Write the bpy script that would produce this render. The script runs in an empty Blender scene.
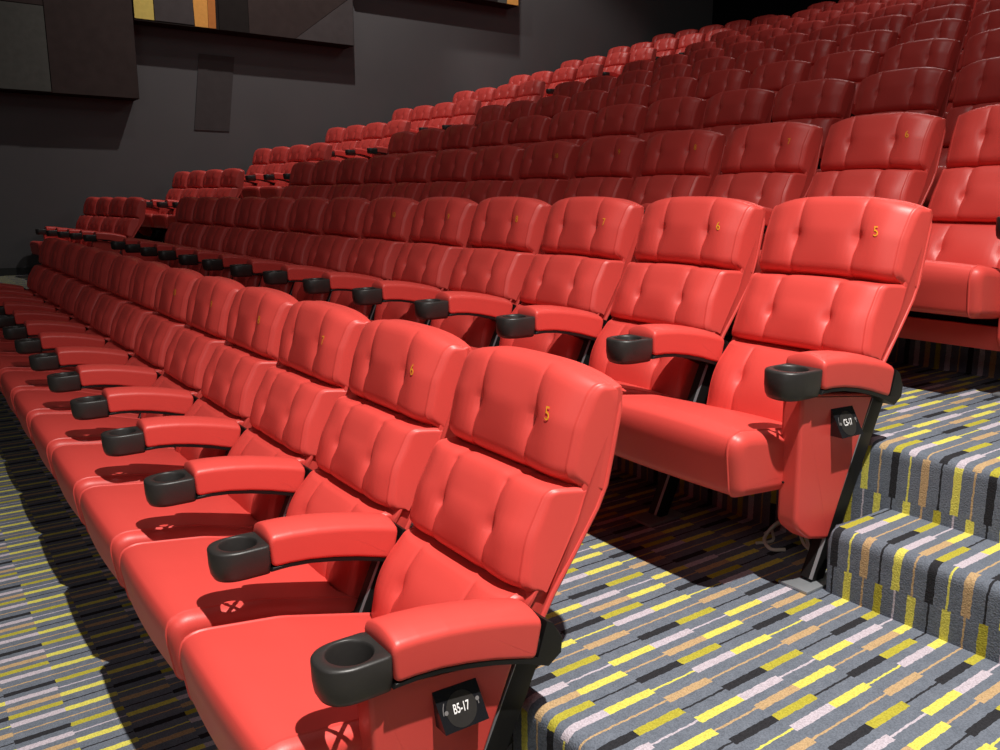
import bpy, bmesh, math, random
from mathutils import Vector, Matrix
C = bpy.context.scene.collection
R = math.radians

# ------------------------------------------------------------------ measures
W = 0.57                       # seat pitch along a row
RISE, DEPTH = 0.3563, 1.1835   # step from row to row
RISE1, DEPTH1 = 0.3576, 1.2062
CUP = 0.605                    # cup holder rim above the floor of its row
TURN = R(4.5)
SIDE_X = -9.19                 # aisle arm of the small left block
WALL_X = -11.66
BACK_Y = 14.3
CEIL_Z = 7.6
def row_yz(i):
    if i == 0: return 0.0, CUP - CUP
    return DEPTH1 + (i-1)*DEPTH, RISE1 + (i-1)*RISE
CAM = (1.2135, -0.569, 0.7659)
YAW, PITCH, ROLL = 0.9452, -0.2063, 0.0038
FPX = math.exp(6.732)

# ------------------------------------------------------------------ materials
def nt(m):
    m.use_nodes = True
    t = m.node_tree
    return t, t.nodes, t.links, t.nodes['Principled BSDF']
def flat(name, col, rough=0.6, metal=0.0, spec=0.5, noise=0.0, scale=40, bump=0.0, emit=0.0):
    m = bpy.data.materials.new(name)
    t, N, L, b = nt(m)
    b.inputs['Roughness'].default_value = rough
    b.inputs['Metallic'].default_value = metal
    b.inputs['Specular IOR Level'].default_value = spec
    b.inputs['Base Color'].default_value = (*col, 1)
    if emit:
        b.inputs['Emission Color'].default_value = (*col, 1); b.inputs['Emission Strength'].default_value = emit
    if noise or bump:
        tc = N.new('ShaderNodeTexCoord')
        n = N.new('ShaderNodeTexNoise'); n.inputs['Scale'].default_value = scale; n.inputs['Detail'].default_value = 4
        L.new(tc.outputs['Object'], n.inputs['Vector'])
        if noise:
            mx = N.new('ShaderNodeMix'); mx.data_type = 'RGBA'
            mx.inputs['A'].default_value = (*[c*(1-noise) for c in col], 1)
            mx.inputs['B'].default_value = (*[min(1, c*(1+noise)) for c in col], 1)
            L.new(n.outputs['Fac'], mx.inputs['Factor']); L.new(mx.outputs['Result'], b.inputs['Base Color'])
        if bump:
            bp = N.new('ShaderNodeBump'); bp.inputs['Strength'].default_value = bump; bp.inputs['Distance'].default_value = 0.002
            L.new(n.outputs['Fac'], bp.inputs['Height']); L.new(bp.outputs['Normal'], b.inputs['Normal'])
    return m
def leather():
    m = bpy.data.materials.new('red_leather')
    t, N, L, b = nt(m)
    tc = N.new('ShaderNodeTexCoord')
    n1 = N.new('ShaderNodeTexNoise'); n1.inputs['Scale'].default_value = 6; n1.inputs['Detail'].default_value = 3
    n2 = N.new('ShaderNodeTexNoise'); n2.inputs['Scale'].default_value = 320; n2.inputs['Detail'].default_value = 2
    L.new(tc.outputs['Object'], n1.inputs['Vector']); L.new(tc.outputs['Object'], n2.inputs['Vector'])
    mx = N.new('ShaderNodeMix'); mx.data_type = 'RGBA'
    mx.inputs['A'].default_value = (0.60, 0.058, 0.048, 1); mx.inputs['B'].default_value = (0.66, 0.068, 0.056, 1)
    L.new(n1.outputs['Fac'], mx.inputs['Factor']); L.new(mx.outputs['Result'], b.inputs['Base Color'])
    b.inputs['Roughness'].default_value = 0.43
    b.inputs['Specular IOR Level'].default_value = 0.45
    bp = N.new('ShaderNodeBump'); bp.inputs['Strength'].default_value = 0.12; bp.inputs['Distance'].default_value = 0.001
    L.new(n2.outputs['Fac'], bp.inputs['Height']); L.new(bp.outputs['Normal'], b.inputs['Normal'])
    return m
def carpet():
    m = bpy.data.materials.new('striped_carpet')
    t, N, L, b = nt(m)
    b.inputs['Roughness'].default_value = 0.95; b.inputs['Specular IOR Level'].default_value = 0.1
    tc = N.new('ShaderNodeTexCoord')
    wob = N.new('ShaderNodeTexNoise'); wob.inputs['Scale'].default_value = 70; wob.inputs['Detail'].default_value = 2
    L.new(tc.outputs['Object'], wob.inputs['Vector'])
    sp = N.new('ShaderNodeSeparateXYZ'); L.new(tc.outputs['Object'], sp.inputs[0])
    def M(op, a, bb=None, c=None):
        n = N.new('ShaderNodeMath'); n.operation = op
        for i, v in enumerate((a, bb, c)):
            if v is None: continue
            if isinstance(v, (int, float)): n.inputs[i].default_value = v
            else: L.new(v, n.inputs[i])
        return n.outputs[0]
    wv = M('MULTIPLY', M('SUBTRACT', wob.outputs['Fac'], 0.5), 0.006)
    x = M('ADD', sp.outputs['X'], wv)
    s = M('ADD', M('ADD', sp.outputs['Y'], sp.outputs['Z']), M('MULTIPLY', wv, 1.5))
    PW, LEN = 0.0420, 0.131
    lx = M('DIVIDE', M('SUBTRACT', x, 0.235 - PW/2), PW)
    lane = M('FLOOR', lx); fx = M('ABSOLUTE', M('SUBTRACT', M('FRACT', lx), 0.5))
    lane6 = M('FLOORED_MODULO', lane, 6)
    seg = M('FLOORED_MODULO', M('FLOOR', M('DIVIDE', M('SUBTRACT', s, 0.3806), LEN)), 3)
    idx = M('ADD', M('MULTIPLY', lane6, 3), seg)
    Y, YG, T, Lc, K = (0.66,0.60,0.115), (0.42,0.37,0.045), (0.47,0.32,0.17), (0.50,0.44,0.49), (0.026,0.026,0.030)
    # table: for each lane, segments 0..2 as (colour, wide?)
    tab = [(Y,1),(Lc,1),(Lc,0),   (T,0),(T,1),(Y,1),   (K,1),(YG,1),(K,0),
           (Y,0),(Lc,1),(Y,1),    (T,1),(T,0),(T,0),   (K,0),(K,1),(YG,1)]
    cr = N.new('ShaderNodeValToRGB'); cr.color_ramp.interpolation = 'CONSTANT'
    el = cr.color_ramp.elements
    wr = N.new('ShaderNodeValToRGB'); wr.color_ramp.interpolation = 'CONSTANT'
    wl = wr.color_ramp.elements
    for i, (c, wide) in enumerate(tab):
        p = i/18.0
        if i == 0: e, w_ = el[0], wl[0]
        elif i == 1: e, w_ = el[1], wl[1]
        else: e, w_ = el.new(p), wl.new(p)
        e.position = p; w_.position = p
        e.color = (*c, 1); g = 0.245 if wide else 0.06; w_.color = (g, g, g, 1)
    f = M('DIVIDE', M('ADD', idx, 0.5), 18.0)
    L.new(f, cr.inputs['Fac']); L.new(f, wr.inputs['Fac'])
    mask = M('LESS_THAN', fx, wr.outputs['Color'])
    base = N.new('ShaderNodeTexNoise'); base.inputs['Scale'].default_value = 28; base.inputs['Detail'].default_value = 5
    L.new(tc.outputs['Object'], base.inputs['Vector'])
    bc = N.new('ShaderNodeMix'); bc.data_type = 'RGBA'
    bc.inputs['A'].default_value = (0.105, 0.122, 0.152, 1); bc.inputs['B'].default_value = (0.175, 0.195, 0.235, 1)
    L.new(base.outputs['Fac'], bc.inputs['Factor'])
    mx = N.new('ShaderNodeMix'); mx.data_type = 'RGBA'
    L.new(mask, mx.inputs['Factor']); L.new(bc.outputs['Result'], mx.inputs['A']); L.new(cr.outputs['Color'], mx.inputs['B'])
    pile = N.new('ShaderNodeTexNoise'); pile.inputs['Scale'].default_value = 260; pile.inputs['Detail'].default_value = 2
    L.new(tc.outputs['Object'], pile.inputs['Vector'])
    mul = N.new('ShaderNodeMix'); mul.data_type = 'RGBA'; mul.blend_type = 'MULTIPLY'; mul.inputs['Factor'].default_value = 0.55
    L.new(mx.outputs['Result'], mul.inputs['A'])
    pr = N.new('ShaderNodeValToRGB'); pr.color_ramp.elements[0].position = .3; pr.color_ramp.elements[0].color = (.45,.45,.45,1)
    pr.color_ramp.elements[1].position = .62
    L.new(pile.outputs['Fac'], pr.inputs['Fac']); L.new(pr.outputs['Color'], mul.inputs['B'])
    L.new(mul.outputs['Result'], b.inputs['Base Color'])
    bp = N.new('ShaderNodeBump'); bp.inputs['Strength'].default_value = 0.6; bp.inputs['Distance'].default_value = 0.004
    L.new(pile.outputs['Fac'], bp.inputs['Height']); L.new(bp.outputs['Normal'], b.inputs['Normal'])
    return m
RED = leather()
CARPET = carpet()
BLACK = flat('black_plastic', (0.022,0.020,0.019), 0.42, spec=0.5, noise=.15, scale=90, bump=.15)
STEEL = flat('black_metal', (0.007,0.007,0.007), 0.45, spec=0.25, noise=.2, scale=30)
SILVER = flat('grey_foot_metal', (0.30,0.32,0.34), 0.45, metal=.6, noise=.15, scale=25)
GOLD = flat('gold_thread', (0.80,0.36,0.02), 0.5, noise=.1, scale=300)
WHITE = flat('white_print', (0.8,0.78,0.78), 0.5, noise=.05, scale=100)
PRINT = flat('grey_print', (0.16,0.15,0.15), 0.4, noise=.1, scale=100)
DISC = flat('gloss_black', (0.010,0.010,0.012), 0.2, noise=.1, scale=60)
WALL = flat('dark_wall', (0.088,0.083,0.085), 0.9, spec=.2, noise=.12, scale=1.2, bump=.2)
BACKW = flat('black_back_wall', (0.006,0.006,0.007), 0.9, spec=.1, noise=.2, scale=3)
BASE = flat('black_baseboard', (0.012,0.012,0.012), 0.6, noise=.2, scale=6)
CEIL = flat('black_ceiling', (0.01,0.01,0.011), 0.95, spec=.1, noise=.2, scale=2)
P_GREY = flat('panel_grey_green', (0.080,0.078,0.070), .9, spec=.1, noise=.2, scale=12)
P_DARK = flat('panel_dark_brown', (0.042,0.029,0.027), .9, spec=.1, noise=.25, scale=8)
P_MAUVE = flat('panel_mauve_grey', (0.064,0.053,0.053), .9, spec=.1, noise=.2, scale=8)
P_BLACK = flat('panel_black', (0.018,0.014,0.013), .9, spec=.1, noise=.2, scale=10)
P_YEL = flat('panel_yellow', (0.62,0.46,0.12), .85, spec=.1, noise=.15, scale=20)
P_ORG = flat('panel_orange', (0.72,0.33,0.08), .85, spec=.1, noise=.15, scale=20)
P_RUST = flat('panel_rust', (0.48,0.17,0.045), .85, spec=.1, noise=.15, scale=20)
CABLE = flat('pale_cable', (0.60,0.58,0.50), .35, noise=.1, scale=50)

# ------------------------------------------------------------------ mesh helpers
def link_mesh(name, bm, mat, parent=None, smooth=True, angle=40):
    bmesh.ops.recalc_face_normals(bm, faces=bm.faces)
    me = bpy.data.meshes.new(name); bm.to_mesh(me); bm.free()
    me.materials.append(mat)
    if smooth:
        me.polygons.foreach_set('use_smooth', [True]*len(me.polygons))
        try: me.set_sharp_from_angle(angle=R(angle))
        except Exception: pass
    o = bpy.data.objects.new(name, me); C.objects.link(o)
    if parent: o.parent = parent
    return o
def round_poly(pts, rad, seg=5):
    out = []; n = len(pts)
    for i in range(n):
        p = Vector(pts[i]); a = Vector(pts[i-1]); b = Vector(pts[(i+1) % n]); r = rad[i] if isinstance(rad, (list, tuple)) else rad
        if r <= 0: out.append(tuple(p)); continue
        da, db = (a-p), (b-p)
        la, lb = da.length, db.length; da.normalize(); db.normalize()
        ang = da.angle(db); d = r/math.tan(ang/2)
        d = min(d, la*.48, lb*.48); 
        s, e = p+da*d, p+db*d
        for k in range(seg+1):
            t = k/seg
            q = s*(1-t)**2 + p*2*t*(1-t) + e*t*t
            out.append(tuple(q))
    return out
def densify(loop, step):
    out = []; n = len(loop)
    for i in range(n):
        a, b = Vector(loop[i]), Vector(loop[(i+1) % n]); k = max(1, int((b-a).length/step + .5))
        for j in range(k): out.append(tuple(a + (b-a)*j/k))
    return out
def loop_normals(loop):
    n = len(loop); area = sum(loop[i][0]*loop[(i+1)%n][1]-loop[(i+1)%n][0]*loop[i][1] for i in range(n))
    sg = 1 if area > 0 else -1; res = []
    for i in range(n):
        t = (Vector(loop[(i+1)%n])-Vector(loop[i-1]))
        if t.length < 1e-9: t = Vector((1,0))
        t.normalize(); res.append(Vector((t.y, -t.x))*sg)
    return res
REAR = [(.378,.652),(.15,.606),(-.046,.474),(-.28,.372)]
def rear_y(z):
    if z >= REAR[0][0]: return REAR[0][1]
    for (z0, y0), (z1, y1) in zip(REAR, REAR[1:]):
        if z >= z1: return y0+(y1-y0)*(z-z0)/(z1-z0)
    return REAR[-1][1]
def taper(y, z, full=.12, amt=.115):
    return 1-amt*max(0, min(1, (rear_y(z)-.02-y)/full))
def loft(bm, loop, stations, fn=None, keep=None, tp=False):
    """loop: (y,z) cross section swept along x; stations: (x, inset). fn(x,y,z,ny,nz)->(dy,dz)"""
    nr = loop_normals(loop); rings = []
    for x, ins in stations:
        ring = []
        for (y, z), n in zip(loop, nr):
            kk = min(1, 2.2*keep(y, z)) if keep else 1
            yy, zz = y-n.x*ins*kk, z-n.y*ins*kk
            if fn:
                dy, dz = fn(x, yy, zz, n.x, n.y); yy += dy; zz += dz
            ring.append(bm.verts.new((x*taper(yy, zz) if tp else x, yy, zz)))
        rings.append(ring)
    m = len(loop)
    for a, b in zip(rings, rings[1:]):
        for i in range(m): bm.faces.new((a[i], a[(i+1)%m], b[(i+1)%m], b[i]))
    bm.faces.new(rings[0]); bm.faces.new(rings[-1][::-1])
def soft_stations(hw, r, mids=(), n=12, pipe=0.0, steps=4):
    right = []
    if pipe: right += [(hw-r-.006, 0), (hw-r-.003, -pipe), (hw-r, -pipe), (hw-r+.002, 0)]
    for k in range(0 if not pipe else 1, steps+1):
        t = k/steps*math.pi/2; right.append((hw-r+r*math.sin(t), r*(1-math.cos(t))*.9))
    right.append((hw+.0001, r*.9+.003))
    lim = right[0][0]-.002
    xs = {round(-lim+2*lim*i/n, 4) for i in range(n+1)} | {round(m, 4) for m in mids if abs(m) < lim}
    return [(-x, i) for x, i in right[::-1]] + [(x, 0) for x in sorted(xs)] + right
def box(bm, x0, x1, y0, y1, z0, z1, bev=0.0):
    v = [bm.verts.new((x, y, z)) for x in (x0,x1) for y in (y0,y1) for z in (z0,z1)]
    fs = [bm.faces.new([v[i] for i in f]) for f in ((0,1,3,2),(4,6,7,5),(0,4,5,1),(2,3,7,6),(0,2,6,4),(1,5,7,3))]
    if bev:
        es = {e for f in fs for e in f.edges}
        bmesh.ops.bevel(bm, geom=list(es), offset=bev, segments=2, affect='EDGES', profile=.5)
def prism_x(bm, poly, x0, x1, bev=0.0):
    a = [bm.verts.new((x0, y, z)) for y, z in poly]; b = [bm.verts.new((x1, y, z)) for y, z in poly]; n = len(poly)
    fs = [bm.faces.new(a), bm.faces.new(b[::-1])] + [bm.faces.new((a[i], b[i], b[(i+1)%n], a[(i+1)%n])) for i in range(n)]
    if bev:
        es = [e for f in fs[:2] for e in f.edges]
        bmesh.ops.bevel(bm, geom=es, offset=bev, segments=3, affect='EDGES', profile=.5)
def cyl_x(bm, y, z, r, x0, x1, n=20, bev=0.0):
    prism_x(bm, [(y+r*math.cos(2*math.pi*i/n), z+r*math.sin(2*math.pi*i/n)) for i in range(n)], x0, x1, bev)
def tube(bm, pts, r, n=8):
    rings = []
    for i, p in enumerate(pts):
        p = Vector(p); t = (Vector(pts[min(i+1, len(pts)-1)])-Vector(pts[max(i-1, 0)])).normalized()
        s = t.cross(Vector((0,0,1))); s = s.normalized() if s.length > 1e-4 else Vector((1,0,0)); u = s.cross(t)
        rings.append([bm.verts.new(p+(s*math.cos(2*math.pi*k/n)+u*math.sin(2*math.pi*k/n))*r) for k in range(n)])
    for a, b in zip(rings, rings[1:]):
        for k in range(n): bm.faces.new((a[k], a[(k+1)%n], b[(k+1)%n], b[k]))
    bm.faces.new(rings[0][::-1]); bm.faces.new(rings[-1])
def text_mesh(txt, size, align='CENTER', offset=0.0):
    cu = bpy.data.curves.new('lettering', 'FONT'); cu.body = txt; cu.size = size
    cu.align_x = align; cu.align_y = 'CENTER'; cu.offset = offset; cu.fill_mode = 'FRONT'
    o = bpy.data.objects.new('lettering', cu); C.objects.link(o)
    dg = bpy.context.evaluated_depsgraph_get(); dg.update()
    me = bpy.data.meshes.new_from_object(o.evaluated_get(dg))
    bpy.data.objects.remove(o); bpy.data.curves.remove(cu)
    return me

# ------------------------------------------------------------------ chair geometry (origin: cup centre of the right-hand arm)
SX = 0.112          # tuft seams
HW = 0.256          # half width of the back
MIDS = [s*SX+d for s in (-1,1) for d in (-.05,-.03,-.018,-.010,-.005,-.002,0,.002,.005,.010,.018,.03,.05)]
def tuft(x, z, zb, hz):
    """depth pressed into a front face at (x,z): two buttons at height zb, seams through them, fullness between"""
    d = 0.0
    ax = abs(abs(x)-SX)
    d += .0028*math.exp(-(ax/.005)**2) + .0035*math.exp(-(ax/.02)**2)
    d += .010*math.exp(-(ax/.016)**2-((z-zb)/.022)**2) + .012*math.exp(-(ax/.045)**2-((z-zb)/.045)**2)
    v = max(-1, min(1, (z-zb)/hz))
    d -= .010*(1-v*v)*(1-(min(1, abs(x)/HW))**4)
    return d
def fall(x, hw, w=.075):
    t = max(0, min(1, (abs(x)-(hw-w))/w)); return t*t
def head_f(y, z): return max(0, min(1, (.597+(z-.166)*.17-y)/.07))
def mid_f(y, z): return max(0, min(1, (.450+(z+.03)*.60-y)/.06))
def low_f(y, z): return max(0, min(1, (.345+(z+.27)*.406-y)/.06))
def head_fn(x, y, z, ny, nz):
    dy = dz = 0.0
    if ny < -.35:
        k = min(1, (-ny-.35)/.4)*max(0, min(1, (HW-.02-abs(x))/.04)); d = tuft(x, z, .285, .10)*k
        dy -= ny*d; dz -= nz*d
    dy += .025*fall(x, HW)*head_f(y, z)
    w = max(0, min(1, (z-.20)/.17)); a = 1-(abs(x)/HW)**3.2
    dz += .036*w*a
    return dy, dz
def mid_fn(x, y, z, ny, nz):
    dy = dz = 0.0
    if ny < -.35:
        k = min(1, (-ny-.35)/.4)*max(0, min(1, (HW-.02-abs(x))/.04)); d = tuft(x, z, .075, .09)*k
        dy -= ny*d; dz -= nz*d
    dy += .022*fall(x, HW)*mid_f(y, z)
    if nz > .3 and z > .13: dz += .010*math.cos(x/HW*1.5)-.004*math.exp(-((abs(x)-SX)/.02)**2)
    return dy, dz
def low_fn(x, y, z, ny, nz):
    dy = dz = 0.0
    if ny < -.35:
        k = min(1, (-ny-.35)/.4)*max(0, min(1, (HW-.02-abs(x))/.04)); d = tuft(x, z, -.125, .13)*k
        dy -= ny*d; dz -= nz*d
    dy += .024*fall(x, .23)*low_f(y, z)
    return dy, dz
def seat_fn(x, y, z, ny, nz):
    dz = 0.0
    if nz > .3: dz = .012*(1-(x/.262)**2)
    dy = 0
    if ny < -.3: dy = -.010*(1-(x/.262)**2)
    return dy, dz
HEAD = densify(round_poly([(.500,.203),(.524,.30),(.566,.390),(.636,.380),(.598,.166),(.548,.168)], [.030,.12,.052,.016,.006,.016], 6), .02)
MIDL = densify(round_poly([(.462,.176),(.572,.170),(.452,-.030),(.382,-.022),(.408,.080)], [.032,.004,.004,.026,.2], 6), .02)
LOWL = densify(round_poly([(.372,-.034),(.440,-.036),(.345,-.27),(.262,-.27),(.292,-.12)], [.032,.004,.004,.02,.2], 6), .02)
SEATL = densify(round_poly([(-.172,-.146),(.06,-.176),(.315,-.245),(.315,-.31),(.06,-.335),(-.145,-.318)], [.052,.3,.036,.036,.3,.036], 7), .02)
SHELL = densify(round_poly([(.592,.374),(.640,.385),(.650,.368),(.606,.150),(.474,-.046),(.372,-.28),(.318,-.28),(.414,-.046),(.548,.155)], [.012,.006,.006,.05,.08,.01,.01,.08,.05], 5), .03)
def shell_fn(x, y, z, ny, nz):
    w = max(0, min(1, (z-.20)/.17)); return 0, .034*w*(1-(abs(x)/HW)**3.2)
def part(name, mat, parent, build, cx=True, smooth=True, angle=40):
    bm = bmesh.new(); build(bm)
    if cx: bmesh.ops.translate(bm, verts=bm.verts, vec=(-W/2, 0, 0))
    return link_mesh(name, bm, mat, parent, smooth, angle)
def head_b(bm): loft(bm, HEAD, soft_stations(HW+.001, .009, MIDS, 26, pipe=.0022), head_fn, head_f, True)
def mid_b(bm): loft(bm, MIDL, soft_stations(HW+.0005, .009, MIDS, 26, pipe=.002), mid_fn, mid_f, True)
def low_b(bm): loft(bm, LOWL, soft_stations(.228, .010, MIDS, 26, pipe=.002), low_fn, low_f)
def seat_b(bm): loft(bm, SEATL, soft_stations(.262, .030, (), 18, pipe=.003), seat_fn)
def shell_b(bm):
    loft(bm, SHELL, soft_stations(HW-.0005, .003, (), 14), shell_fn, None, True)
    for v in bm.verts:          # the back narrows towards the seat
        if v.co.z < -.03: v.co.x *= 1-.10*min(1, (-.03-v.co.z)/.12)
def welt_b(bm):     # welt round the rim of the back shell
    pts = []
    for y, z in [(.355,-.25),(.40,-.15),(.468,-.035),(.53,.05),(.585,.128),(.608,.175),(.625,.25),(.642,.335)]: pts.append((HW-.002, y, z))
    n = 16
    for i in range(n+1):
        x = (HW-.012)*(1-2*i/n); pts.append((x, .648, .374+.034*(1-(abs(x)/HW)**3.2)))
    right = pts[:8]
    pts += [(-x, y, z) for x, y, z in right[::-1]]
    tube(bm, pts, .006, 8)
def bracket_b(bm):  # seat hinge brackets under the cushion
    for s in (-1, 1):
        prism_x(bm, [(.02,-.30),(.33,-.25),(.36,-.33),(.20,-.40),(.06,-.36)], s*.262-.006, s*.262+.006, .002)
    box(bm, -.262, .262, .19, .225, -.385, -.35, .004)
# arm (at x = 0)
def pad_b(bm):
    top = [(.044,.020),(.10,.019),(.16,.014),(.22,.005),(.28,-.007),(.33,-.019),(.373,-.031)]
    bot = [(.357,-.108),(.32,-.096),(.26,-.078),(.20,-.064),(.14,-.054),(.09,-.050),(.050,-.050)]
    lp = densify(round_poly(top+bot, [.016]+[.04]*5+[.014,.014]+[.04]*5+[.014], 4), .015)
    def fn(x, y, z, ny, nz): return (0, .017*(1-(x/.058)**2)) if nz > .4 else (0, 0)
    loft(bm, lp, soft_stations(.0575, .009, (), 8, steps=4), fn)
def plate_b(bm):   # black arm plate under the pad, running back to the pivot
    top = [(.050,-.050),(.09,-.049),(.14,-.053),(.20,-.063),(.26,-.077),(.32,-.095),(.364,-.109),(.381,-.034),(.400,-.045),(.424,-.082),(.422,-.115),(.39,-.135)]
    bot = [(.32,-.105),(.26,-.087),(.20,-.073),(.14,-.062),(.09,-.058),(.046,-.060)]
    prism_x(bm, top+bot, -.055, .055, .003)
    cyl_x(bm, .394, -.098, .034, -.050, .050, 24, .006)
    cyl_x(bm, .394, -.098, .009, -.053, .053, 12, .002)
def cup_b(bm):
    n = 40; rh, rb, ro = .0415, .036, .028
    def outline(ins, zz):
        pts = []
        hw, back = .055-ins, .062
        # D shape: round nose, flat back
        m = n
        for i in range(m):
            a = 2*math.pi*i/m + math.pi/2
            cx, sy = math.cos(a), math.sin(a)
            k = 3.6
            x = math.copysign(abs(cx)**(2/k if sy > 0 else 2/2.35), cx)*hw
            y = (abs(sy)**(2/12)*back if sy > 0 else -abs(sy)**(2/2.35)*(.066-ins))
            pts.append(bm.verts.new((x, y, zz)))
        return pts
    def circ(r, zz): return [bm.verts.new((r*math.cos(2*math.pi*i/n+math.pi/2), r*math.sin(2*math.pi*i/n+math.pi/2), zz)) for i in range(n)]
    rings = [circ(ro, -.062), circ(rb, -.062), circ(rh-.001, -.005), circ(rh+.001, -.001), circ(rh+.002, .0),
             outline(.006, .000), outline(.002, -.0015), outline(0, -.005), outline(.001, -.04), outline(.004, -.060), outline(.009, -.070), outline(.018, -.074), circ(ro, -.074)]
    for a, b in zip(rings, rings[1:]+rings[:1]):
        for i in range(n): bm.faces.new((a[i], a[(i+1)%n], b[(i+1)%n], b[i]))
    for ang in (math.pi/4, -math.pi/4):   # cross bars in the open bottom
        b0 = len(bm.verts); tmp = bmesh.new(); box(tmp, -ro-.003, ro+.003, -.0035, .0035, -.073, -.066)
        bmesh.ops.rotate(tmp, verts=tmp.verts, cent=(0,0,0), matrix=Matrix.Rotation(ang, 3, 'Z'))
        vm = {v: bm.verts.new(v.co) for v in tmp.verts}
        for f in tmp.faces: bm.faces.new([vm[v] for v in f.verts])
        tmp.free()
    bmesh.ops.translate(bm, verts=bm.verts, vec=(0, -.009, .004))
def leg_b(bm):
    a = Vector((.380,-.10)); b = Vector((.152,-.598)); d = (b-a).normalized(); p = Vector((d.y, -d.x))*.030
    prism_x(bm, [tuple(a-p), tuple(a+p), tuple(b+p*.9), tuple(b-p*.9)], -.019, .019, .003)
def foot_b(bm): box(bm, -.045, .045, .07, .235, -.605, -.596, .002)
def edge_b(bm):    # highlight along the steel bar's edge, put in as a thin silver sliver
    a = Vector((.380,-.10)); b = Vector((.152,-.598)); d = (b-a).normalized(); p = Vector((d.y, -d.x))*-.0290
    q = p.normalized()*.0016
    if p.x > 0: p = -p; q = -q
    prism_x(bm, [tuple(a+p), tuple(a+p+q), tuple(b+p*.92+q), tuple(b+p*.92)], .010, .0195)
def panel_b(bm):
    lp = densify(round_poly([(.014,-.056),(.338,-.098),(.180,-.482),(.092,-.462),(.028,-.415)], [.012,.012,.014,.05,.05], 5), .05)
    loft(bm, lp, soft_stations(.030, .010, (), 2, steps=4))
    bmesh.ops.translate(bm, verts=bm.verts, vec=(-.007, 0, 0))
# aisle sign: wedge whose face tips outward at the bottom
S_TL, S_TR, S_BR, S_BL = Vector((.024,.140,-.116)), Vector((.024,.236,-.120)), Vector((.058,.244,-.190)), Vector((.058,.148,-.188))
def sign_b(bm):
    v = [bm.verts.new(p) for p in (S_TL, S_TR, S_BR, S_BL)]
    w_ = [bm.verts.new((.021, p.y, p.z)) for p in (S_TL, S_TR, S_BR, S_BL)]
    bm.faces.new(v); bm.faces.new(w_[::-1])
    for i in range(4): bm.faces.new((v[i], w_[i], w_[(i+1)%4], v[(i+1)%4]))
ex = ((S_TR-S_TL)+(S_BR-S_BL)).normalized(); en = ex.cross((S_TL-S_BL)+(S_TR-S_BR)).normalized(); ey = en.cross(ex)
if en.x < 0: en = -en
sc_ = (S_TL+S_TR+S_BR+S_BL)/4
def on_sign(px, py, h=.0006): return sc_ + ex*px + ey*py + en*h
def disc_sign(bm, cx, cy, r, h, n=28, r0=None, a0=0, a1=2*math.pi):
    if r0 is None: bm.faces.new([bm.verts.new(on_sign(cx+r*math.cos(2*math.pi*i/n), cy+r*math.sin(2*math.pi*i/n), h)) for i in range(n)])
    else:
        o = [bm.verts.new(on_sign(cx+r*math.cos(a0+(a1-a0)*i/n), cy+r*math.sin(a0+(a1-a0)*i/n), h)) for i in range(n+1)]
        q = [bm.verts.new(on_sign(cx+r0*math.cos(a0+(a1-a0)*i/n), cy+r0*math.sin(a0+(a1-a0)*i/n), h)) for i in range(n+1)]
        for i in range(n): bm.faces.new((o[i], o[i+1], q[i+1], q[i]))
def letter_sign(txt, parent):
    me = text_mesh(txt, .0255, offset=.0004)
    for v in me.vertices:
        x, y = v.co.x*.58, v.co.y*.95
        v.co = on_sign(x-.002+.001, y-.002, .0014)
    me.materials.clear(); me.materials.append(WHITE); me.name = 'sign_lettering'
    o = bpy.data.objects.new('sign_lettering', me); C.objects.link(o); o.parent = parent
    return o
def sign_disc_b(bm): disc_sign(bm, 0, -.004, .033, .0006, 36)
MARKS = [('sign_bolt', lambda bm: disc_sign(bm, -.0335, -.003, .0042, .0016, 16)), ('sign_bolt', lambda bm: disc_sign(bm, .036, .004, .0042, .0016, 16)),
         ('sign_arc', lambda bm: disc_sign(bm, -.004, -.003, .0365, .0012, 10, .0348, R(150), R(185))), ('sign_arc', lambda bm: disc_sign(bm, .002, -.003, .0365, .0012, 8, .0348, R(-5), R(12)))]
# headrest number
def head_front(x, z):
    """y of the headrest front at (x,z)"""
    if z < .30: y = .500+(.524-.500)*(z-.203)/.097
    else: y = .524+(.566-.524)*(z-.30)/.090
    # soft corner at the middle
    y += .004*math.exp(-((z-.30)/.03)**2)
    return y + tuft(x, z, .285, .10)*max(0, min(1, (HW-.02-abs(x))/.04)) + .025*fall(x, HW)
def number_mesh(n):
    me = text_mesh(str(n), .040)
    for v in me.vertices:
        x, z = .180+v.co.x*.95-v.co.y*.28, .322+v.co.y
        zr = z-.036*max(0, min(1, (z-.20)/.17))*(1-(abs(x)/HW)**3.2)
        yf = head_front(x, zr)-.005; v.co = Vector((x*taper(yf, zr)-W/2, yf, z))
    me.materials.clear(); me.materials.append(GOLD); me.name = 'seat_number'
    return me

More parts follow.
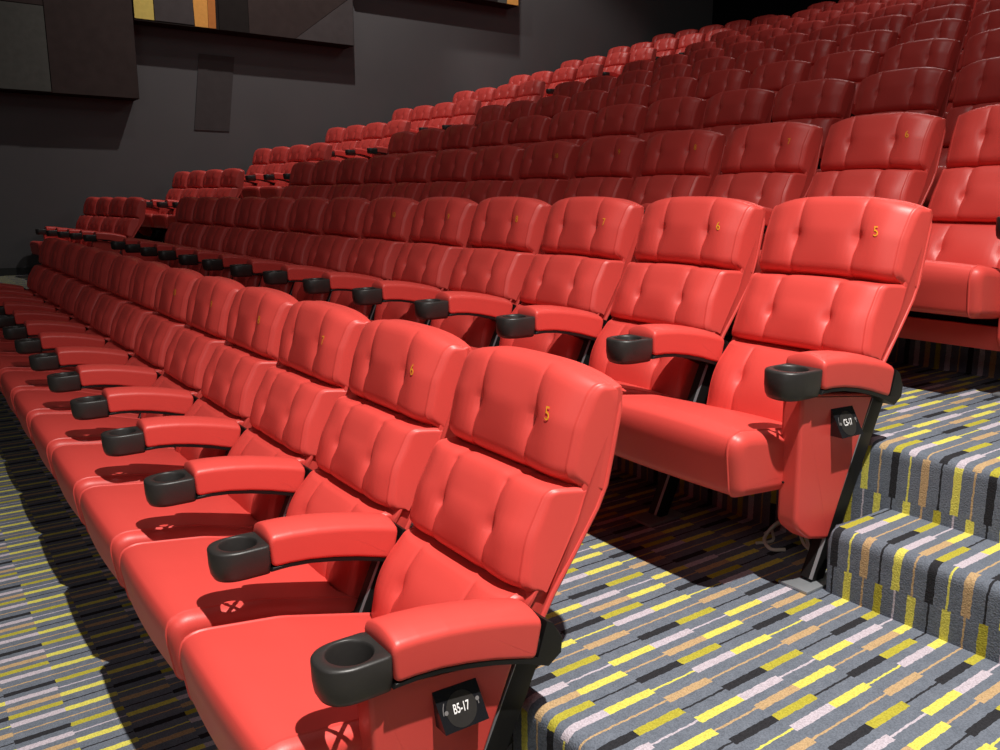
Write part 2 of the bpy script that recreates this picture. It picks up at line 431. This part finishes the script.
# ------------------------------------------------------------------ master parts (built once, then shared by every seat)
def empty(name, loc=(0,0,0)):
    o = bpy.data.objects.new(name, None); C.objects.link(o); o.location = loc; o.empty_display_size = .1; return o
proto = empty('cinema_seat')
p_seat = part('seat', RED, proto, seat_b)
p_br = part('seat_bracket', STEEL, p_seat, bracket_b)
p_under = part('under_panel', RED, None, lambda bm: box(bm, -.24, .24, .105, .122, -.455, -.372, .004))
p_back = part('backrest', RED, proto, shell_b)
p_welt = part('welt', RED, p_back, welt_b)
p_head = part('headrest', RED, p_back, head_b, angle=60)
p_mid = part('back_cushion', RED, p_back, mid_b, angle=60)
p_low = part('lumbar_cushion', RED, p_back, low_b, angle=60)
p_arm = part('armrest', STEEL, proto, plate_b, cx=False)
p_pad = part('arm_pad', RED, p_arm, pad_b, cx=False, angle=55)
p_cup = part('cup_holder', BLACK, p_arm, cup_b, cx=False, angle=50)
p_leg = part('leg', STEEL, proto, leg_b, cx=False)
p_foot = part('foot_plate', SILVER, p_leg, foot_b, cx=False)
p_edge = part('edge_highlight', SILVER, p_leg, edge_b, cx=False)
p_panel = part('end_panel', RED, None, panel_b, cx=False, angle=50)
p_sign = part('row_sign', DISC, p_panel, sign_b, cx=False, smooth=False)
p_disc = part('sign_disc', BLACK, None, sign_disc_b, cx=False, smooth=False)
p_marks = [part(n_, PRINT, None, f_, cx=False, smooth=False) for n_, f_ in MARKS]
MASTERS = [p_under, p_seat, p_br, p_back, p_welt, p_head, p_mid, p_low, p_arm, p_pad, p_cup, p_leg, p_foot, p_edge, p_panel, p_sign, p_disc]+p_marks
def cp(o, parent, dx=0):
    c = o.copy(); C.objects.link(c); c.parent = parent; c.location = (dx, 0, 0); return c
def add_arm(root, dx):
    a = cp(p_arm, root, dx); cp(p_pad, a); cp(p_cup, a)
    l = cp(p_leg, root, dx); cp(p_foot, l); cp(p_edge, l)
def add_panel(root, dx, sign=None):
    p = cp(p_panel, root, dx)
    if sign:
        s = cp(p_sign, p); cp(p_disc, p); [cp(q, p) for q in p_marks]; letter_sign(sign, p)
    return p
ORD = ['first','second','third','fourth','fifth','sixth','seventh','eighth','ninth','tenth','eleventh','twelfth','thirteenth','fourteenth']
ROWN = ['front row','second row','third row','fourth row','fifth row','sixth row','seventh row','eighth row','ninth row','tenth row','eleventh row','twelfth row']
numbers = {}
def make_seat(row, k, x, block, last, first, first_k=0):
    y0, z0 = row_yz(row)
    if block == 'centre': x -= (0, .008, .035, .065)[min(row, 3)]
    root = proto.copy(); C.objects.link(root)
    root.name = 'cinema_seat'; root.location = (x, y0, z0)
    if block == 'side': root.location = (SIDE_X+(x-SIDE_X)*math.cos(TURN), y0+.07+(x-SIDE_X)*math.sin(TURN), z0); root.rotation_euler.z = TURN
    s = cp(p_seat, root); cp(p_br, s)
    b = cp(p_back, root)
    for q in (p_welt, p_head, p_mid, p_low): cp(q, b)
    if row == 2 and block == 'centre': cp(p_under, s)
    add_arm(root, 0)
    if last: add_arm(root, -W); add_panel(root, -W+.014)
    if k == 0 or first:
        add_panel(root, 0, sign={0:'B5-17', 1:'C5-17'}.get(row) if block == 'centre' else None)
    if block == 'centre' and row <= 2 and k <= 5:
        n = 5+k
        if n not in numbers: numbers[n] = number_mesh(n)
        o = bpy.data.objects.new('seat_number', numbers[n]); C.objects.link(o); o.parent = b
    root['category'] = 'seat'
    if block == 'centre':
        pos = 'at the aisle steps end' if k == 0 else ORD[k]+' from the aisle steps'
        if row <= 2 and k <= 3: pos = 'with gold number %d, ' % (5+k) + pos
        root['label'] = 'red cinema seat %s in the %s' % (pos, ROWN[row])
        root['group'] = 'red seats in the main block'
    else:
        pos = 'nearest the left aisle' if k == first_k else (ORD[k-first_k]+' from the left aisle')
        root['label'] = 'red cinema seat %s, wall-side block, %s' % (pos, ROWN[row])
        root['group'] = 'red seats in the small block along the dark wall'
    return root

# camera maths, used only to leave out seats that lie wholly outside the view
cyw, syw, cpt, spt = math.cos(YAW), math.sin(YAW), math.cos(PITCH), math.sin(PITCH)
FWD = Vector((-syw*cpt, cyw*cpt, spt)); RGT0 = Vector((cyw, syw, 0)); UP0 = RGT0.cross(FWD)
RGT = RGT0*math.cos(ROLL)+UP0*math.sin(ROLL); UP = UP0*math.cos(ROLL)-RGT0*math.sin(ROLL)
def px(p):
    d = Vector(p)-Vector(CAM); z = d.dot(FWD)
    return None if z < .1 else (500+FPX*d.dot(RGT)/z, 375-FPX*d.dot(UP)/z)
def seen(row, x):
    y0, z0 = row_yz(row); pts = []
    for dx in (-.02, -.285, -.55):
        for dy, dz in ((-.15,-.2),(.37,-.05),(.5,.2),(.6,.38)):
            q = px((x+dx, y0+dy, z0+dz))
            if q: pts.append(q)
    return any(2 < a < 998 and 4 < b < 748 for a, b in pts)
NROW = 12
for row in range(NROW):
    n = 13; start = 0
    total = 13 if row < 8 else 14
    for k in range(total):
        x = -k*W
        if seen(row, x): make_seat(row, k, x, 'centre', k == total-1, False)
for row in range(1, 11):
    ks = list(range(0, 4)) if row < 9 else list(range(-1, 4))
    for k in ks:
        x = SIDE_X - k*W
        if seen(row, x): make_seat(row, k, x, 'side', k == ks[-1], k == ks[0], ks[0])
for m in [proto]+MASTERS: bpy.data.objects.remove(m)

# ------------------------------------------------------------------ setting
def struct(name, bm, mat, smooth=False, angle=40):
    o = link_mesh(name, bm, mat, None, smooth, angle); o['kind'] = 'structure'; return o
def nose_y(i): return row_yz(i-1)[0]+.385     # front of the platform of row i
def floor_z(i): return row_yz(i)[1]-CUP
prof = [(-6.0, -1.0), (-6.0, -CUP)]; rads = [0, 0]
for i in range(1, NROW):
    prof += [(nose_y(i)+.006, floor_z(i-1)), (nose_y(i), floor_z(i))]; rads += [.004, .032]
prof += [(BACK_Y+.1, floor_z(NROW-1)), (BACK_Y+.1, -1.0)]; rads += [0, 0]
bm = bmesh.new(); prism_x(bm, round_poly(prof, rads, 5), WALL_X-.1, 4.0)
struct('floor', bm, CARPET, True, 30)
# half-height steps in the aisle
def step(i, x0, x1, label):
    y0, z0 = row_yz(i); zt = floor_z(i)+RISE/2
    lp = round_poly([(y0+.132, floor_z(i)-.002), (y0+.128, zt), (nose_y(i+1)+.02, zt), (nose_y(i+1)+.02, floor_z(i)-.002)], [0,.032,0,0], 6)
    bm = bmesh.new(); prism_x(bm, lp, x0, x1, .012)
    o = link_mesh('carpeted_step', bm, CARPET, None, True, 35)
    o['label'] = label; o['category'] = 'step'; o['group'] = 'carpeted steps in the aisle'
step(1, .046, 1.75, 'carpeted half-height aisle step beside the end seat of the second row')
step(2, .046, 1.75, 'carpeted half-height aisle step behind and above the one beside the second row')
bm = bmesh.new(); box(bm, WALL_X-.2, WALL_X, -6.0, BACK_Y+.1, -1.0, CEIL_Z); struct('wall_left', bm, WALL)
bm = bmesh.new(); box(bm, WALL_X-.2, 4.0, BACK_Y, BACK_Y+.2, -1.0, CEIL_Z); struct('wall_back', bm, BACKW)
bm = bmesh.new(); box(bm, WALL_X-.2, 4.0, -6.0, BACK_Y+.2, CEIL_Z, CEIL_Z+.2); struct('ceiling', bm, CEIL)
bprof = [(-6.0, -1.0)]
bprof = []
top = [(-6.0, -CUP+.10)]; low = [(-6.0, -CUP-.02)]
for i in range(1, NROW):
    y = nose_y(i)
    top += [(y-.06, floor_z(i-1)+.10), (y-.06, floor_z(i)+.10)]; low += [(y+.06, floor_z(i-1)-.02), (y+.06, floor_z(i)-.02)]
top += [(BACK_Y, floor_z(NROW-1)+.10)]; low += [(BACK_Y, floor_z(NROW-1)-.02)]
bm = bmesh.new(); prism_x(bm, top+low[::-1], WALL_X-.01, WALL_X+.025); struct('baseboard_left', bm, BASE)

# acoustic boxes on the left wall
PF = -11.32
def wall_box(label, y0, y1, z0, z1, strips, mat):
    o = empty('acoustic_panel', (WALL_X, (y0+y1)/2, z0)); o['label'] = label; o['category'] = 'wall panel'; o['group'] = 'acoustic boxes along the left wall'
    bm = bmesh.new(); box(bm, 0, PF-WALL_X-.012, y0-(y0+y1)/2, y1-(y0+y1)/2, 0, z1-z0)
    bmesh.ops.translate(bm, verts=bm.verts, vec=(.003,0,0)); link_mesh('panel_body', bm, P_BLACK, o, False)
    for quad, m in strips:
        bm = bmesh.new()
        prism_x(bm, [(y-(y0+y1)/2, z-z0) for y, z in quad], PF-WALL_X-.0119, PF-WALL_X)
        link_mesh('panel_face', bm, m, o, False)
def rq(a, b, z0, z1): return [(a, z0), (b, z0), (b, z1), (a, z1)]
wall_box('large dark acoustic box low on the left wall, grey front and brown end strip', -3.0, 2.43, 2.085, 4.6,
         [(rq(-3.0, 1.36, 2.10, 3.13), P_GREY), (rq(-3.0, 1.36, 3.14, 4.6), P_DARK), (rq(1.37, 2.425, 2.09, 4.6), P_DARK)], P_DARK)
wall_box('middle acoustic box on the left wall with yellow and orange strips', 2.44, 5.67, 3.095, 4.9,
         [(rq(2.45, 2.70, 3.12, 4.9), P_YEL), (rq(2.71, 3.23, 3.12, 4.9), P_MAUVE),
          ([(3.24,3.105),(3.42,3.105),(3.47,4.9),(3.20,4.9)], P_ORG), ([(3.425,3.105),(3.53,3.105),(3.57,4.9),(3.475,4.9)], P_RUST),
          (rq(3.58, 4.0, 3.10, 4.9), P_BLACK), ([(4.01,3.10),(4.7,3.10),(5.66,3.82),(5.66,4.9),(4.01,4.9)], P_DARK), ([(4.71,3.10),(5.66,3.10),(5.66,3.81)], P_MAUVE)], P_DARK)
wall_box('highest acoustic box on the left wall, with an orange end strip', 5.70, 8.86, 3.80+.28, 5.6,
         [(rq(5.71, 8.40, 4.085, 5.6), P_BLACK), (rq(8.41, 8.60, 4.085, 5.6), P_GREY), (rq(8.61, 8.85, 4.085, 5.6), P_ORG)], P_BLACK)
bm = bmesh.new(); prism_x(bm, [(3.23,1.74),(3.74,1.74),(3.88,2.80),(3.37,2.80)], WALL_X+.002, WALL_X+.014)
o = link_mesh('fabric_patch', bm, flat('patch_brown', (.056,.048,.048), .9, spec=.1, noise=.15, scale=8), None, False); o['label'] = 'dark vertical fabric strip on the wall below the middle acoustic box'; o['category'] = 'wall panel'

# loose pale cable under the end seat of row two
bm = bmesh.new(); zc = floor_z(1)+.006
def arc(pts, n=8):
    out = []
    P_ = [Vector(p) for p in pts]; P_ = [P_[0]*2-P_[1]]+P_+[P_[-1]*2-P_[-2]]
    for i in range(1, len(P_)-2):
        a, b, c, d = P_[i-1:i+3]
        for k in range(n):
            t = k/n; out.append(.5*((2*b)+(c-a)*t+(2*a-5*b+4*c-d)*t*t+(3*b-a-3*c+d)*t**3))
    out.append(P_[-2]); return out
tube(bm, arc([(-.06,1.44,zc),(-.10,1.49,zc+.01),(-.17,1.54,zc+.05),(-.24,1.54,zc+.05),(-.25,1.48,zc+.01),(-.20,1.44,zc),(-.17,1.47,zc)]), .0055)
tube(bm, arc([(-.05,1.47,zc),(-.10,1.53,zc+.03),(-.18,1.575,zc+.055),(-.26,1.57,zc+.03),(-.28,1.52,zc)]), .005)
tube(bm, arc([(-.07,1.50,zc),(-.13,1.50,zc+.025),(-.20,1.55,zc+.06),(-.27,1.545,zc+.02),(-.235,1.50,zc),(-.25,1.44,zc)]), .0045)
o = link_mesh('floor_cable', bm, CABLE); o['label'] = 'loose pale cable looped on the carpet beneath the second row end seat'; o['category'] = 'cable'

# ------------------------------------------------------------------ light
def spot(name, loc, target, power, size, blend, radius, col=(1,.96,.92)):
    d = bpy.data.lights.new(name, 'SPOT'); d.energy = power; d.spot_size = R(size); d.spot_blend = blend; d.shadow_soft_size = radius; d.color = col
    o = bpy.data.objects.new(name, d); C.objects.link(o); o.location = loc
    o.rotation_euler = (Vector(target)-Vector(loc)).to_track_quat('-Z', 'Y').to_euler(); return o
def area(name, loc, target, power, sx, sy, col=(1,.96,.93)):
    d = bpy.data.lights.new(name, 'AREA'); d.shape = 'RECTANGLE'; d.size = sx; d.size_y = sy; d.energy = power; d.color = col
    o = bpy.data.objects.new(name, d); C.objects.link(o); o.location = loc
    o.rotation_euler = (Vector(target)-Vector(loc)).to_track_quat('-Z', 'Y').to_euler(); return o
spot('aisle_spotlight', (1.75, .42, 5.4), (1.2, .0, 0), 2600, 95, 1.0, .05, (1,.95,.89))
area('front_fill', (2.5, -4.5, 4.0), (-2, 1, 0), 60, 2.5, 2.0)
area('overhead_glow', (-4.0, 9.5, 7.3), (-4.0, 8.0, 0), 80, 3.0, 2.0)
area('hall_glow', (-1.0, 2.0, 7.2), (-2.6, 6.0, 1.5), 70, 2.0, 1.5)
spot('side_aisle_spotlight', (-8.3, 2.6, 6.6), (-9.6, 4.2, 1), 120, 75, .9, .12)
spot('rear_spotlight', (-9.9, 7.6, 7.4), (-10.7, 9.8, 3), 520, 64, .6, .12)
spot('wall_downlight', (-8.75, 4.4, 7.2), (-11.9, 4.6, 3.2), 800, 105, .7, .05)
wd = bpy.data.worlds.new('world'); bpy.context.scene.world = wd; wd.use_nodes = True
wd.node_tree.nodes['Background'].inputs[0].default_value = (.9,.92,1,1); wd.node_tree.nodes['Background'].inputs[1].default_value = .03

# ------------------------------------------------------------------ camera
cd = bpy.data.cameras.new('camera'); cd.sensor_width = 36; cd.sensor_fit = 'HORIZONTAL'; cd.lens = FPX*36/1000; cd.clip_start = .02
co = bpy.data.objects.new('camera', cd); C.objects.link(co)
m = Matrix((RGT, UP, -FWD)).transposed().to_4x4(); m.translation = Vector(CAM); co.matrix_world = m
bpy.context.scene.camera = co
sc = bpy.context.scene
sc.view_settings.view_transform = 'Standard'; sc.view_settings.look = 'None'
sc.cycles.max_bounces = 6
